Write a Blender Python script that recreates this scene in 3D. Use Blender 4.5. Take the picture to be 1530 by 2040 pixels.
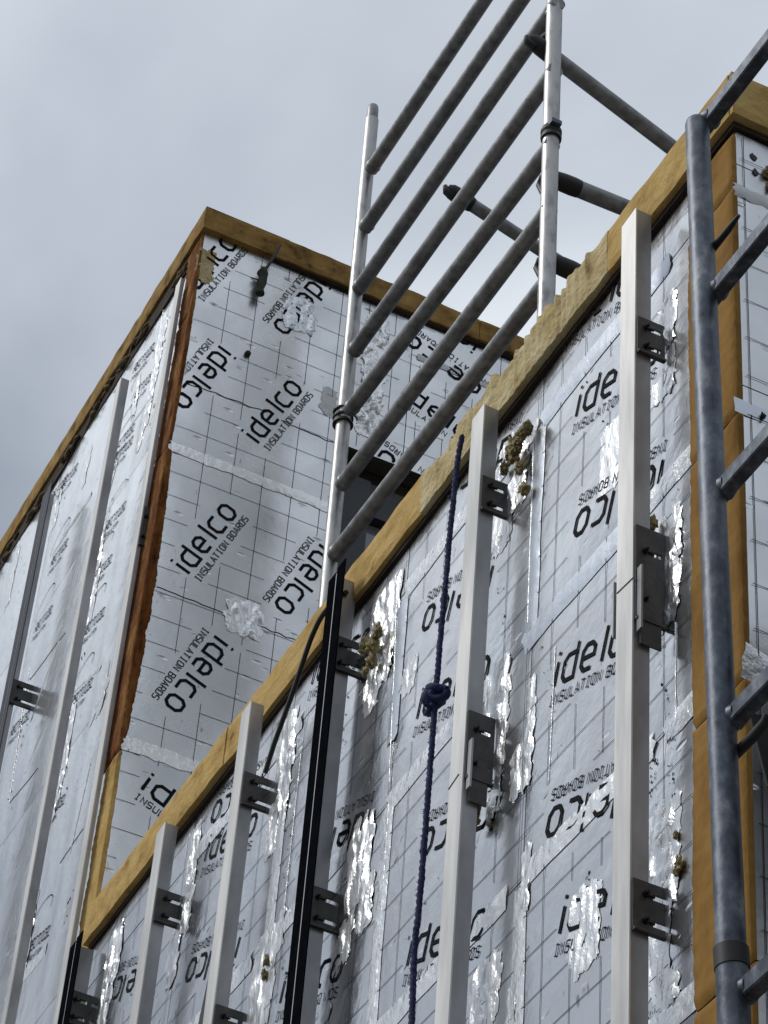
import bpy, bmesh, math, random
from mathutils import Vector, Matrix, noise
random.seed(7)
S = bpy.context.scene
for o in list(bpy.data.objects): bpy.data.objects.remove(o)

# ------------------------------------------------------------------ camera
# world axes: X runs into the building, Y along the long facade, Z up
RT = ((0.8921576040645336, 0.3468002857356716, 0.28945530108030176),
      (-0.44700831152370624, 0.5854321221535721, 0.6763525706164581),
      (0.06510283356780151, -0.732802014301559, 0.6773203296055871))
F = 5760.438427544453
CX, CY = 765.0, 1020.0
CAM = Vector((0, 0, 1.6))
cam = bpy.data.cameras.new('camera'); co = bpy.data.objects.new('camera', cam)
S.collection.objects.link(co); S.camera = co
cam.sensor_fit = 'VERTICAL'; cam.sensor_height = 24; cam.lens = 24*F/2040
cam.clip_start = .05; cam.clip_end = 3000
M = Matrix([[RT[i][0], -RT[i][1], -RT[i][2], CAM[i]] for i in range(3)]+[[0, 0, 0, 1]])
co.matrix_world = M

# ------------------------------------------------------------------ sky and sun
SUN_EL, SUN_AZ = math.radians(47), math.radians(-66)     # azimuth measured from +Y towards +X
SKYLOC = (2.2, 8, 4)
w = bpy.data.worlds.new('World'); S.world = w; w.use_nodes = True
nt = w.node_tree; nt.nodes.clear()
def N(nt, t, **k):
    n = nt.nodes.new(t)
    for a, b in k.items(): setattr(n, a, b)
    return n
out = N(nt, 'ShaderNodeOutputWorld')
sky = N(nt, 'ShaderNodeTexSky', sky_type='NISHITA', sun_disc=False, sun_elevation=SUN_EL, sun_rotation=SUN_AZ)
bg1 = N(nt, 'ShaderNodeBackground'); bg1.inputs[1].default_value = .06
nt.links.new(sky.outputs[0], bg1.inputs[0])
tc = N(nt, 'ShaderNodeTexCoord')
mp = N(nt, 'ShaderNodeMapping'); mp.inputs['Scale'].default_value = (1, 1, 1.4); mp.inputs['Location'].default_value = SKYLOC
nz = N(nt, 'ShaderNodeTexNoise'); nz.inputs['Scale'].default_value = 2.4; nz.inputs['Detail'].default_value = 5; nz.inputs['Roughness'].default_value = .45; nz.inputs['Distortion'].default_value = .25
nt.links.new(tc.outputs['Generated'], mp.inputs[0]); nt.links.new(mp.outputs[0], nz.inputs[0])
cr = N(nt, 'ShaderNodeValToRGB')
e = cr.color_ramp.elements
e[0].position = .34; e[0].color = (.30, .34, .405, 1)
e[1].position = .62; e[1].color = (.79, .84, .895, 1)
m_ = e.new(.5); m_.color = (.54, .59, .66, 1)
nt.links.new(nz.outputs[0], cr.inputs[0])
bg2 = N(nt, 'ShaderNodeBackground'); bg2.inputs[1].default_value = 1.0
# overcast sky: dimmer towards the horizon, brighter round the veiled sun
sx = N(nt, 'ShaderNodeSeparateXYZ'); nt.links.new(tc.outputs['Generated'], sx.inputs[0])
el = N(nt, 'ShaderNodeMapRange'); el.inputs[1].default_value = -.05; el.inputs[2].default_value = .72; el.inputs[3].default_value = .30; el.inputs[4].default_value = 1.0
nt.links.new(sx.outputs[2], el.inputs[0])
dp = N(nt, 'ShaderNodeVectorMath', operation='DOT_PRODUCT'); nt.links.new(tc.outputs['Generated'], dp.inputs[0])
dp.inputs[1].default_value = (math.sin(SUN_AZ)*math.cos(SUN_EL), math.cos(SUN_AZ)*math.cos(SUN_EL), math.sin(SUN_EL))
gl = N(nt, 'ShaderNodeMapRange'); gl.inputs[1].default_value = -.6; gl.inputs[2].default_value = 1; gl.inputs[3].default_value = .74; gl.inputs[4].default_value = 1.30
nt.links.new(dp.outputs['Value'], gl.inputs[0])
m1 = N(nt, 'ShaderNodeMath', operation='MULTIPLY'); nt.links.new(el.outputs[0], m1.inputs[0]); nt.links.new(gl.outputs[0], m1.inputs[1])
vm = N(nt, 'ShaderNodeVectorMath', operation='SCALE'); nt.links.new(cr.outputs[0], vm.inputs[0]); nt.links.new(m1.outputs[0], vm.inputs['Scale'])
nt.links.new(vm.outputs[0], bg2.inputs[0])
mx = N(nt, 'ShaderNodeMixShader'); mx.inputs[0].default_value = .93
nt.links.new(bg1.outputs[0], mx.inputs[1]); nt.links.new(bg2.outputs[0], mx.inputs[2]); nt.links.new(mx.outputs[0], out.inputs[0])
sl = bpy.data.lights.new('sun', 'SUN'); sl.energy = 1.5; sl.angle = math.radians(16); sl.color = (1, .965, .91)
so = bpy.data.objects.new('sun', sl); S.collection.objects.link(so)
sd = Vector((math.sin(SUN_AZ)*math.cos(SUN_EL), math.cos(SUN_AZ)*math.cos(SUN_EL), math.sin(SUN_EL)))
so.rotation_euler = sd.to_track_quat('Z', 'Y').to_euler(); so.location = (-5, -5, 20)
S.view_settings.view_transform = 'Standard'; S.view_settings.look = 'None'
S.view_settings.gamma = 1; S.view_settings.exposure = 0; S.view_settings.use_curve_mapping = False

# ------------------------------------------------------------------ places (metres)
D = 1.96        # outer face of the long facade (x)
YV = 6.33       # end face of the tall block (y)
YC = 3.035      # end face of the low block (y)
YU = 3.203      # where the long foil face gives way to the cut foam edge of the end boards
ZT, ZL = 8.982, 6.10
TB = .08        # insulation board thickness
def ray(x, y):
    c = ((x-CX)/F, (y-CY)/F, 1)
    return Vector([sum(RT[i][j]*c[j] for j in range(3)) for i in range(3)])
def onX(x, y, X=D):
    r = ray(x, y); return CAM + r*(X/r.x)
def onY(x, y, Y=YV):
    r = ray(x, y); return CAM + r*(Y/r.y)

# ------------------------------------------------------------------ bookkeeping
col = S.collection
WORLD = {}
def tag(o, label=None, cat=None, group=None, kind=None):
    for k, v in (('label', label), ('category', cat), ('group', group), ('kind', kind)):
        if v: o[k] = v
    return o
def thing(name, loc, label, cat, group=None):
    o = bpy.data.objects.new(name, None); col.objects.link(o); o.location = loc
    o.empty_display_size = .1; WORLD[o.name] = Vector(loc)
    return tag(o, label, cat, group)
def link(name, me, parent=None, label=None):
    o = bpy.data.objects.new(name, me); col.objects.link(o)
    WORLD[o.name] = Vector((0, 0, 0))
    if parent is not None:
        o.parent = parent
        o.matrix_parent_inverse = Matrix.Translation(-WORLD[parent.name])
    if label: o['label'] = label
    return o

class MB:
    def __init__(s): s.v = []; s.f = []; s.sm = []
    def add(s, vs, fs, smooth=False):
        b = len(s.v); s.v += [tuple(v) for v in vs]
        for f in fs: s.f.append([b+i for i in f]); s.sm.append(smooth)
    def box(s, a, b):
        x0, y0, z0 = [min(a[i], b[i]) for i in range(3)]; x1, y1, z1 = [max(a[i], b[i]) for i in range(3)]
        s.add([(x0,y0,z0),(x1,y0,z0),(x1,y1,z0),(x0,y1,z0),(x0,y0,z1),(x1,y0,z1),(x1,y1,z1),(x0,y1,z1)],
              [(0,3,2,1),(4,5,6,7),(0,1,5,4),(1,2,6,5),(2,3,7,6),(3,0,4,7)])
    def prism(s, pts, d):
        """closed polygon pts (3d list) extruded by vector d"""
        n = len(pts); d = Vector(d)
        s.add(list(pts)+[Vector(p)+d for p in pts], [list(range(n))[::-1], list(range(n, 2*n))]+[(i, (i+1) % n, n+(i+1) % n, n+i) for i in range(n)])
    def path(s, pts, r, n=12, cap=True, smooth=True, rad=None, squash=None):
        pts = [Vector(p) for p in pts]; rings = []
        up = None
        for i, p in enumerate(pts):
            t = (pts[min(i+1, len(pts)-1)]-pts[max(i-1, 0)]).normalized()
            if up is None: up = t.orthogonal().normalized()
            a = (up-t*up.dot(t)).normalized(); up = a; b = t.cross(a)
            rr = rad[i] if rad else r
            rings.append([p+(a*math.cos(2*math.pi*k/n)+b*math.sin(2*math.pi*k/n))*rr for k in range(n)])
        vs = [v for R in rings for v in R]
        fs = [(i*n+k, i*n+(k+1) % n, (i+1)*n+(k+1) % n, (i+1)*n+k) for i in range(len(rings)-1) for k in range(n)]
        s.add(vs, fs, smooth)
        if cap:
            m = len(rings)-1
            s.add(rings[0], [list(range(n))[::-1]]); s.add(rings[-1], [list(range(n))])
    def bar(s, p0, p1, w, h, upv):
        p0, p1 = Vector(p0), Vector(p1); t = (p1-p0).normalized(); u = Vector(upv); u = (u-t*u.dot(t)).normalized(); v = t.cross(u)
        q = [(-1,-1),(1,-1),(1,1),(-1,1)]
        c = .82
        oct_ = [(-c,-1),(c,-1),(1,-c),(1,c),(c,1),(-c,1),(-1,c),(-1,-c)]
        P = [p0+v*(a*w/2)+u*(b*h/2) for a, b in oct_]
        s.prism(P, p1-p0)
    def build(s, name, mat, parent=None, label=None):
        me = bpy.data.meshes.new(name); me.from_pydata(s.v, [], s.f); me.materials.append(mat)
        me.polygons.foreach_set('use_smooth', s.sm)
        bm = bmesh.new(); bm.from_mesh(me); bmesh.ops.recalc_face_normals(bm, faces=bm.faces); bm.to_mesh(me); bm.free()
        me.update()
        return link(name, me, parent, label)

# ------------------------------------------------------------------ materials
def mat(name, base, rough=.6, metal=0.0, var=.0, vscale=6, bump=0.0, bscale=30, stretch=(1,1,1), spec=.5,
        rvar=0.0, ramp=None, detail=4, bdist=.01, base2=None, second=None):
    m = bpy.data.materials.new(name); m.use_nodes = True; t = m.node_tree; t.nodes.clear()
    o = N(t, 'ShaderNodeOutputMaterial'); p = N(t, 'ShaderNodeBsdfPrincipled'); t.links.new(p.outputs[0], o.inputs[0])
    p.inputs['Base Color'].default_value = (*base, 1); p.inputs['Roughness'].default_value = rough
    p.inputs['Metallic'].default_value = metal; p.inputs['Specular IOR Level'].default_value = spec
    c = N(t, 'ShaderNodeTexCoord'); mp = N(t, 'ShaderNodeMapping'); mp.inputs['Scale'].default_value = stretch
    t.links.new(c.outputs['Object'], mp.inputs[0])
    if var or rvar or ramp:
        n = N(t, 'ShaderNodeTexNoise'); n.inputs['Scale'].default_value = vscale; n.inputs['Detail'].default_value = detail; n.inputs['Roughness'].default_value = .6
        t.links.new(mp.outputs[0], n.inputs[0])
        if var or ramp:
            r = N(t, 'ShaderNodeValToRGB'); e = r.color_ramp.elements
            if ramp:
                e[0].position, e[1].position = ramp[0][0], ramp[-1][0]
                e[0].color = (*ramp[0][1], 1); e[1].color = (*ramp[-1][1], 1)
                for q, cc in ramp[1:-1]:
                    x = e.new(q); x.color = (*cc, 1)
            else:
                b2 = base2 or tuple(x*(1-var) for x in base)
                e[0].position, e[1].position = .35, .65
                e[0].color = (*b2, 1); e[1].color = (*[min(1, x*(1+var*.4)) for x in base], 1)
            t.links.new(n.outputs[0], r.inputs[0]); t.links.new(r.outputs[0], p.inputs['Base Color'])
        if rvar:
            mr = N(t, 'ShaderNodeMapRange'); mr.inputs[1].default_value = .3; mr.inputs[2].default_value = .7
            mr.inputs[3].default_value = max(.05, rough-rvar); mr.inputs[4].default_value = min(1, rough+rvar)
            t.links.new(n.outputs[0], mr.inputs[0]); t.links.new(mr.outputs[0], p.inputs['Roughness'])
    if bump:
        n2 = N(t, 'ShaderNodeTexNoise'); n2.inputs['Scale'].default_value = bscale; n2.inputs['Detail'].default_value = 5
        t.links.new(mp.outputs[0], n2.inputs[0])
        b = N(t, 'ShaderNodeBump'); b.inputs['Strength'].default_value = bump; b.inputs['Distance'].default_value = bdist
        t.links.new(n2.outputs[0], b.inputs['Height']); t.links.new(b.outputs[0], p.inputs['Normal'])
        m['bump'] = 1
    return m
def foil_mat(name, base, rough, dents=1.0, wr=.35, dirt=.15):
    """matt aluminium facing: fine wrinkles, sparse little dents, faint stains"""
    m = mat(name, base, rough, 1.0); t = m.node_tree
    p = [n for n in t.nodes if n.type == 'BSDF_PRINCIPLED'][0]; c = [n for n in t.nodes if n.type == 'TEX_COORD'][0]
    n1 = N(t, 'ShaderNodeTexNoise'); n1.inputs['Scale'].default_value = 5; n1.inputs['Detail'].default_value = 8; n1.inputs['Roughness'].default_value = .55
    t.links.new(c.outputs['Object'], n1.inputs[0])
    r = N(t, 'ShaderNodeValToRGB'); e = r.color_ramp.elements; e[0].position = .3; e[1].position = .62
    e[0].color = (*[x*(1-dirt) for x in base], 1); e[1].color = (*base, 1)
    t.links.new(n1.outputs[0], r.inputs[0])
    # small dark scuffs
    v2 = N(t, 'ShaderNodeTexNoise'); v2.inputs['Scale'].default_value = 34; v2.inputs['Detail'].default_value = 3
    mp2 = N(t, 'ShaderNodeMapping'); mp2.inputs['Rotation'].default_value = (.5, .5, .2); mp2.inputs['Scale'].default_value = (1, 1, .35)
    t.links.new(c.outputs['Object'], mp2.inputs[0]); t.links.new(mp2.outputs[0], v2.inputs[0])
    r2 = N(t, 'ShaderNodeValToRGB'); e = r2.color_ramp.elements; e[0].position = .70; e[0].color = (1, 1, 1, 1); e[1].position = .76; e[1].color = (.35, .35, .35, 1)
    t.links.new(v2.outputs[0], r2.inputs[0])
    mu = N(t, 'ShaderNodeMix', data_type='RGBA', blend_type='MULTIPLY'); mu.inputs[0].default_value = .8
    t.links.new(r.outputs[0], mu.inputs[6]); t.links.new(r2.outputs[0], mu.inputs[7]); t.links.new(mu.outputs[2], p.inputs['Base Color'])
    mr = N(t, 'ShaderNodeMapRange'); mr.inputs[1].default_value = .3; mr.inputs[2].default_value = .7; mr.inputs[3].default_value = rough+.07; mr.inputs[4].default_value = rough-.05
    t.links.new(n1.outputs[0], mr.inputs[0]); t.links.new(mr.outputs[0], p.inputs['Roughness'])
    # dents: short diagonal creases from thresholded voronoi distance, stretched
    mp = N(t, 'ShaderNodeMapping'); mp.inputs['Rotation'].default_value = (.35, .6, .3); mp.inputs['Scale'].default_value = (15, 15, 38)
    t.links.new(c.outputs['Object'], mp.inputs[0])
    v = N(t, 'ShaderNodeTexVoronoi'); v.inputs['Scale'].default_value = 1; t.links.new(mp.outputs[0], v.inputs[0])
    r3 = N(t, 'ShaderNodeMapRange'); r3.inputs[1].default_value = .05; r3.inputs[2].default_value = .28; r3.inputs[3].default_value = -1*dents; r3.inputs[4].default_value = 0
    t.links.new(v.outputs['Distance'], r3.inputs[0])
    gt = N(t, 'ShaderNodeSeparateColor'); t.links.new(v.outputs['Color'], gt.inputs[0])
    g2 = N(t, 'ShaderNodeMath', operation='GREATER_THAN'); g2.inputs[1].default_value = .80; t.links.new(gt.outputs[0], g2.inputs[0])
    g3 = N(t, 'ShaderNodeMath', operation='MULTIPLY'); t.links.new(r3.outputs[0], g3.inputs[0]); t.links.new(g2.outputs[0], g3.inputs[1])
    nb = N(t, 'ShaderNodeTexNoise'); nb.inputs['Scale'].default_value = 9; nb.inputs['Detail'].default_value = 6; t.links.new(c.outputs['Object'], nb.inputs[0])
    ad = N(t, 'ShaderNodeMath', operation='MULTIPLY_ADD'); t.links.new(nb.outputs[0], ad.inputs[0]); ad.inputs[1].default_value = wr*6; t.links.new(g3.outputs[0], ad.inputs[2])
    b = N(t, 'ShaderNodeBump'); b.inputs['Strength'].default_value = .6; b.inputs['Distance'].default_value = .0022
    t.links.new(ad.outputs[0], b.inputs['Height']); t.links.new(b.outputs[0], p.inputs['Normal'])
    return m
M_FOIL = foil_mat('printed_foil', (.74, .745, .755), .21, wr=.55)
M_FOILV = foil_mat('smooth_foil', (.74, .755, .775), .30, dents=2.2, wr=.3)
M_WHITE = foil_mat('whitish_foil', (.90, .915, .93), .20, dents=.6, wr=.6, dirt=.10)
for n_ in M_WHITE.node_tree.nodes:
    if n_.type == 'BSDF_PRINCIPLED': n_.inputs['Metallic'].default_value = .8
M_TAPE = mat('foil_tape', (.93, .94, .95), .25, .7, bump=.8, bscale=40, bdist=.006, rvar=.08, stretch=(1, 1, .8))
M_TAPED = mat('dull_foil_tape', (.60, .64, .69), .33, 1, bump=.5, bscale=26, bdist=.004)
M_CRUMP = mat('crumpled_foil', (.84, .85, .86), .33, .9, bump=.5, bscale=60, bdist=.005, stretch=(1, 1, .4))
M_INK = mat('black_print', (.012, .013, .016), .8, spec=.06)
M_INK2 = mat('fine_print', (.022, .024, .03), .8, spec=.06)
M_GRID = mat('grid_print', (.02, .024, .03), .8, spec=.06)
M_FADE = mat('faded_print', (.035, .04, .05), .8, spec=.06)
M_FOAM = mat('yellow_foam', (.46, .31, .11), .95, bump=.6, bscale=60, bdist=.007, spec=.15,
             ramp=[(.27, (.16, .09, .03)), (.37, (.42, .27, .09)), (.52, (.56, .38, .14)), (.75, (.62, .45, .19))], vscale=13, detail=10)
M_FOAMT = mat('brown_foam', (.44, .27, .09), .95, bump=.5, bscale=50, bdist=.006, spec=.15,
             ramp=[(.30, (.09, .05, .02)), (.42, (.26, .155, .05)), (.58, (.36, .225, .075)), (.75, (.46, .31, .12))], vscale=15, detail=8)
M_FOAMP = mat('pale_foam', (.55, .42, .2), .95, bump=.8, bscale=55, bdist=.01, spec=.15,
             ramp=[(.28, (.18, .12, .05)), (.40, (.50, .39, .19)), (.6, (.64, .54, .32)), (.75, (.70, .61, .42))], vscale=11, detail=8)
M_FOAMC = mat('orange_foam', (.42, .22, .05), .95, bump=.5, bscale=60, bdist=.006, spec=.15,
             ramp=[(.27, (.07, .03, .008)), (.36, (.22, .115, .03)), (.55, (.32, .18, .05)), (.8, (.38, .23, .075))], vscale=7, detail=7, stretch=(1, 1, .5))
M_RUST = mat('rusty_foam', (.2, .07, .02), .95, bump=1, bscale=50, bdist=.014, spec=.15,
             ramp=[(.30, (.03, .012, .006)), (.42, (.15, .05, .012)), (.54, (.21, .085, .024)), (.66, (.33, .17, .055)), (.75, (.42, .26, .10))], vscale=26, detail=10, stretch=(1, 1, .3))
M_BLOB = mat('spray_foam', (.30, .235, .10), .7, bump=.5, bscale=60, bdist=.008, var=.45, vscale=25)
M_LUMP = mat('dirty_foam', (.11, .08, .04), .9, bump=.8, bscale=70, bdist=.008, var=.6, vscale=30)
M_SHADEBROWN = mat('slab_shade_and_dark_parts', (.03, .018, .011), .95, bump=.6, bscale=40, var=.5, vscale=12)  # near-black brown: painted shade under the slabs, also window head and planks
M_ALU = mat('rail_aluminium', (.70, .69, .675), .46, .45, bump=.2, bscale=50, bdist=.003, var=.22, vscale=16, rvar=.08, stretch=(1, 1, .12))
M_ALUG = mat('rail_aluminium_shaded', (.40, .405, .42), .38, .6, bump=.15, bscale=40, bdist=.003, var=.30, vscale=9, rvar=.08, stretch=(1, 1, .4))  # same aluminium as the flanges, darkened to paint the webs' shaded side
M_BLACK = mat('black_rail_face', (.006, .007, .009), .8, 0, var=.3, vscale=30, spec=.0)
M_NAVY = mat('navy_rail_face', (.02, .025, .042), .55, 0, var=.3, vscale=20, spec=.3)
M_LINE = mat('pale_gasket', (.50, .51, .55), .5, 0)
M_BRKT = mat('bracket_steel', (.085, .08, .078), .48, .55, var=.25, vscale=30, bump=.1, bscale=90)
M_SCREW = mat('screw_steel', (.03, .03, .032), .4, .7)
M_TUBE = mat('scaffold_rung_aluminium', (.27, .275, .28), .48, .6, var=.4, vscale=28, bump=.25, bscale=120, bdist=.002, rvar=.1)
M_POST = mat('scaffold_post_aluminium', (.62, .62, .62), .46, .8, bump=.3, bscale=50, bdist=.002, rvar=.12,
             ramp=[(.27, (.10, .10, .10)), (.36, (.25, .25, .25)), (.5, (.42, .42, .42)), (.8, (.58, .58, .57))], vscale=26, detail=6, stretch=(1, 1, .35))
M_GALV = mat('galvanised_steel', (.16, .175, .20), .50, .6, bump=.35, bscale=60, bdist=.003, rvar=.12,
             ramp=[(.3, (.03, .036, .05)), (.5, (.09, .105, .135)), (.62, (.17, .19, .22)), (.75, (.36, .37, .38))], vscale=30, detail=7, stretch=(1, 1, .6))
M_RUBBER = mat('black_rubber', (.014, .014, .015), .55)
M_ROPE = mat('navy_rope', (.010, .014, .05), .8, bump=.8, bscale=200, bdist=.003, ramp=[(.3, (.005, .007, .03)), (.58, (.012, .02, .10)), (.68, (.05, .08, .26)), (.74, (.4, .42, .5))], vscale=160)
M_FRAME = mat('window_frame_paint', (.016, .019, .026), .4)
M_GLASS = mat('window_glass', (.24, .24, .28), .12, 0, spec=.9)
M_CONC = mat('concrete', (.30, .29, .28), .85, var=.2, vscale=4, bump=.3)
M_ROOF = mat('roof_membrane', (.12, .12, .125), .8, var=.2, vscale=3)
M_GROUND = mat('ground_gravel', (.15, .145, .135), .9, var=.35, vscale=1.4, bump=.5, bscale=30)
M_GREEN = mat('mossy_strap', (.030, .042, .022), .8, var=.5, vscale=60)
M_WHITEP = mat('white_tape', (.72, .73, .75), .5, 0, bump=.5, bscale=60, bdist=.004)
M_FILM = mat('clear_film_patch', (.74, .77, .80), .22, .8, bump=.9, bscale=24, bdist=.012)

# ------------------------------------------------------------------ setting
g = MB(); g.box((-400, -400, -.4), (400, 400, 0)); tag(g.build('ground', M_GROUND), kind='structure')

# faces: a point on a face from its own two coordinates plus distance off it
def wave(u, v, k):
    a = noise.noise(Vector((u*2.6+k*7.3, v*.9, k)))*.0065
    b = noise.noise(Vector((u*7+k*3.1, v*4, k+5)))*.0016
    return a+b
class Face:
    """k: seed; axis 'U' = long facade (u = -y, v = z), 'V' = end faces (u = x, v = z)"""
    def __init__(s, axis, pos, k, flat=1.0): s.axis, s.pos, s.k, s.flat = axis, pos, k, flat
    def pt(s, u, v, off=0.0):
        d = off+wave(u, v, s.k)*s.flat
        return Vector((s.pos-d, -u, v)) if s.axis == 'U' else Vector((u, s.pos-d, v))
    def px(s, x, y):
        if s.axis == 'U': p = onX(x, y, s.pos); return (-p.y, p.z)
        p = onY(x, y, s.pos); return (p.x, p.z)
FU = Face('U', D, 1)
FL = Face('U', D, 2)
FV = Face('V', YV, 3, .45)
FR = Face('V', YC, 4, .6)

def board(fc, u0, u1, v0, v1, m, parent, step=.035, thick=TB, gap=.0015):
    u0 += gap; u1 -= gap; v0 += gap; v1 -= gap
    nu = max(2, int((u1-u0)/step)); nv = max(2, int((v1-v0)/(step*1.6)))
    b = MB(); vs = []
    for j in range(nv+1):
        for i in range(nu+1):
            u = u0+(u1-u0)*i/nu; v = v0+(v1-v0)*j/nv
            edge = min(i, nu-i, j, nv-j)
            vs.append(fc.pt(u, v, -.0018 if edge == 0 else 0))
    fs = [(j*(nu+1)+i, j*(nu+1)+i+1, (j+1)*(nu+1)+i+1, (j+1)*(nu+1)+i) for j in range(nv) for i in range(nu)]
    b.add(vs, fs, True)
    # returns to the back
    ring = [j for j in range(nu+1)]+[(j+1)*(nu+1)+nu for j in range(nv)]+[nv*(nu+1)+i for i in range(nu-1, -1, -1)]+[j*(nu+1) for j in range(nv-1, 0, -1)]
    d = Vector((thick, 0, 0)) if fc.axis == 'U' else Vector((0, thick, 0))
    back = []
    for q in ring:
        p = Vector(vs[q])
        if fc.axis == 'U': p.x = fc.pos+thick-.004
        else: p.y = fc.pos+thick-.004
        back.append(p)
    n = len(ring)
    b.add([vs[q] for q in ring]+back, [(i, (i+1) % n, n+(i+1) % n, n+i) for i in range(n)])
    return b.build('insulation_board', m, parent)

# ------------------------------------------------------------------ lettering
X = .055
def octa(x0, y0, x1, y1, c):
    return [(x0+c, y0), (x1-c, y0), (x1, y0+c), (x1, y1-c), (x1-c, y1), (x0+c, y1), (x0, y1-c), (x0, y0+c), (x0+c, y0)]
def logo():
    c = .013; a = .0725; st = []
    st.append([(.004, 0), (.004, X-.004)]); st.append([(.004, .064), (.004, .0715)])
    st.append([(.081, a), (.081, 0), (.046, 0), (.033, c), (.033, X-c), (.046, X-.002), (.081, X-.002)])
    st.append([(.150, 0), (.122, 0), (.109, c), (.109, X-c), (.122, X-.002), (.142, X-.002), (.155, X-c), (.155, .026), (.109, .026)])
    st.append([(.192, 0), (.192, a)])
    st.append([(.262, 0), (.230, 0), (.217, c), (.217, X-c), (.230, X-.002), (.262, X-.002)])
    st.append(octa(.288, 0, .337, X-.002, c))
    return st
def glyphs(s, h, wd, sp):
    G = {'I': [[(.5, 0), (.5, 1)], [(.2, 0), (.8, 0)], [(.2, 1), (.8, 1)]], 'N': [[(0, 0), (0, 1), (1, 0), (1, 1)]],
         'S': [[(0, .08), (.2, 0), (.8, 0), (1, .15), (1, .4), (.8, .5), (.2, .5), (0, .62), (0, .85), (.2, 1), (.8, 1), (1, .92)]],
         'U': [[(0, 1), (0, .18), (.2, 0), (.8, 0), (1, .18), (1, 1)]], 'L': [[(0, 1), (0, 0), (1, 0)]],
         'A': [[(0, 0), (.5, 1), (1, 0)], [(.2, .33), (.8, .33)]], 'T': [[(0, 1), (1, 1)], [(.5, 1), (.5, 0)]],
         'O': [octa(0, 0, 1, 1, .2)], 'B': [[(0, .5), (.8, .5), (1, .35), (1, .15), (.8, 0), (0, 0), (0, 1), (.8, 1), (.95, .87), (.95, .63), (.8, .5)]],
         'R': [[(0, 0), (0, 1), (.8, 1), (1, .85), (1, .6), (.8, .48), (0, .48)], [(.55, .48), (1, 0)]],
         'D': [[(0, 0), (0, 1), (.75, 1), (1, .8), (1, .2), (.75, 0), (0, 0)]],
         'E': [[(1, 0), (0, 0), (0, 1), (1, 1)], [(0, .5), (.8, .5)]], 'C': [[(1, .1), (.8, 0), (.2, 0), (0, .2), (0, .8), (.2, 1), (.8, 1), (1, .9)]], ' ': []}
    r = []; x = 0
    for ch in s:
        ww = wd*(.55 if ch == ' ' else 1)
        for st in G[ch]: r.append([(x+a*ww, b*h) for a, b in st])
        x += ww+sp
    return r
LOGO = logo()
SUB = glyphs('INSULATION BOARDS', .0215, .0142, .0069)
REC = [[(x+y*.35, y) for x, y in s] for s in glyphs('RECTICEL', .021, .0125, .0035)]
REC2 = [[(x+y*.35, y-.022) for x, y in s] for s in glyphs('INSULATION', .009, .0065, .003)]
ARC = [[(.03+.055*math.cos(t), .062+.030*math.sin(t)+.018*math.cos(t)) for t in [math.radians(q) for q in range(-20, 200, 18)]]]

def stroke(b, fc, pts, wd, T, keep, off=.0016):
    """flat printed stroke; T maps block coords to face coords"""
    n = len(pts)
    closed = pts[0] == pts[-1] and n > 2
    P = [Vector((p[0], p[1])) for p in pts]
    nor = []
    for i in range(n):
        a = P[i-1] if i > 0 else (P[-2] if closed else None)
        c = P[i+1] if i < n-1 else (P[1] if closed else None)
        d1 = (P[i]-a).normalized() if a is not None else None
        d2 = (c-P[i]).normalized() if c is not None else None
        if d1 is None: d1 = d2
        if d2 is None: d2 = d1
        n1 = Vector((-d1.y, d1.x)); n2 = Vector((-d2.y, d2.x)); m = (n1+n2)
        m = m.normalized() if m.length > 1e-6 else n1
        nor.append(m/max(.5, m.dot(n1)))
    for i in range(n-1):
        L = (P[i+1]-P[i]).length; k = max(1, int(L/.008))
        for j in range(k):
            t0, t1 = j/k, (j+1)/k
            q = []
            for t, sgn in ((t0, 1), (t0, -1), (t1, -1), (t1, 1)):
                p = P[i].lerp(P[i+1], t)+nor[i].lerp(nor[i+1], t)*(sgn*wd/2)
                q.append(T(p.x, p.y))
            cu = sum(a[0] for a in q)/4; cv = sum(a[1] for a in q)/4
            if keep and not keep(cu, cv): continue
            b.add([fc.pt(a[0], a[1], off) for a in q], [(0, 1, 2, 3)])
BLOCKS = {}
def put(fc, x, y, ang, anchor='I', sheet=None, keep=None, parent=None, bold=1.0):
    u, v = fc.px(x, y); a = math.radians(ang); ca, sa = math.cos(a), math.sin(a)
    if anchor == 'S': u -= .352*ca; v -= .352*sa
    T = lambda px, py: (u+px*ca-py*sa, v+px*sa+py*ca)
    BLOCKS.setdefault(fc.k, []).append((u, v, ca, sa))
    b = MB(); c = MB()
    for s in LOGO: stroke(b, fc, [(p[0], p[1]+.041) for p in s], .0090*bold, T, keep)
    for s in SUB: stroke(c, fc, s, .0031, T, keep)
    if b.v: tag(b.build('printed_logo', M_INK, parent), kind='stuff')
    if c.v: tag(c.build('printed_lettering', M_INK2, parent), kind='stuff')
def inblock(k, u, v):
    for (a, b, ca, sa) in BLOCKS.get(k, []):
        x = (u-a)*ca+(v-b)*sa; y = -(u-a)*sa+(v-b)*ca
        if -.025 < x < .375 and -.02 < y < .135: return True
    return False
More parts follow.
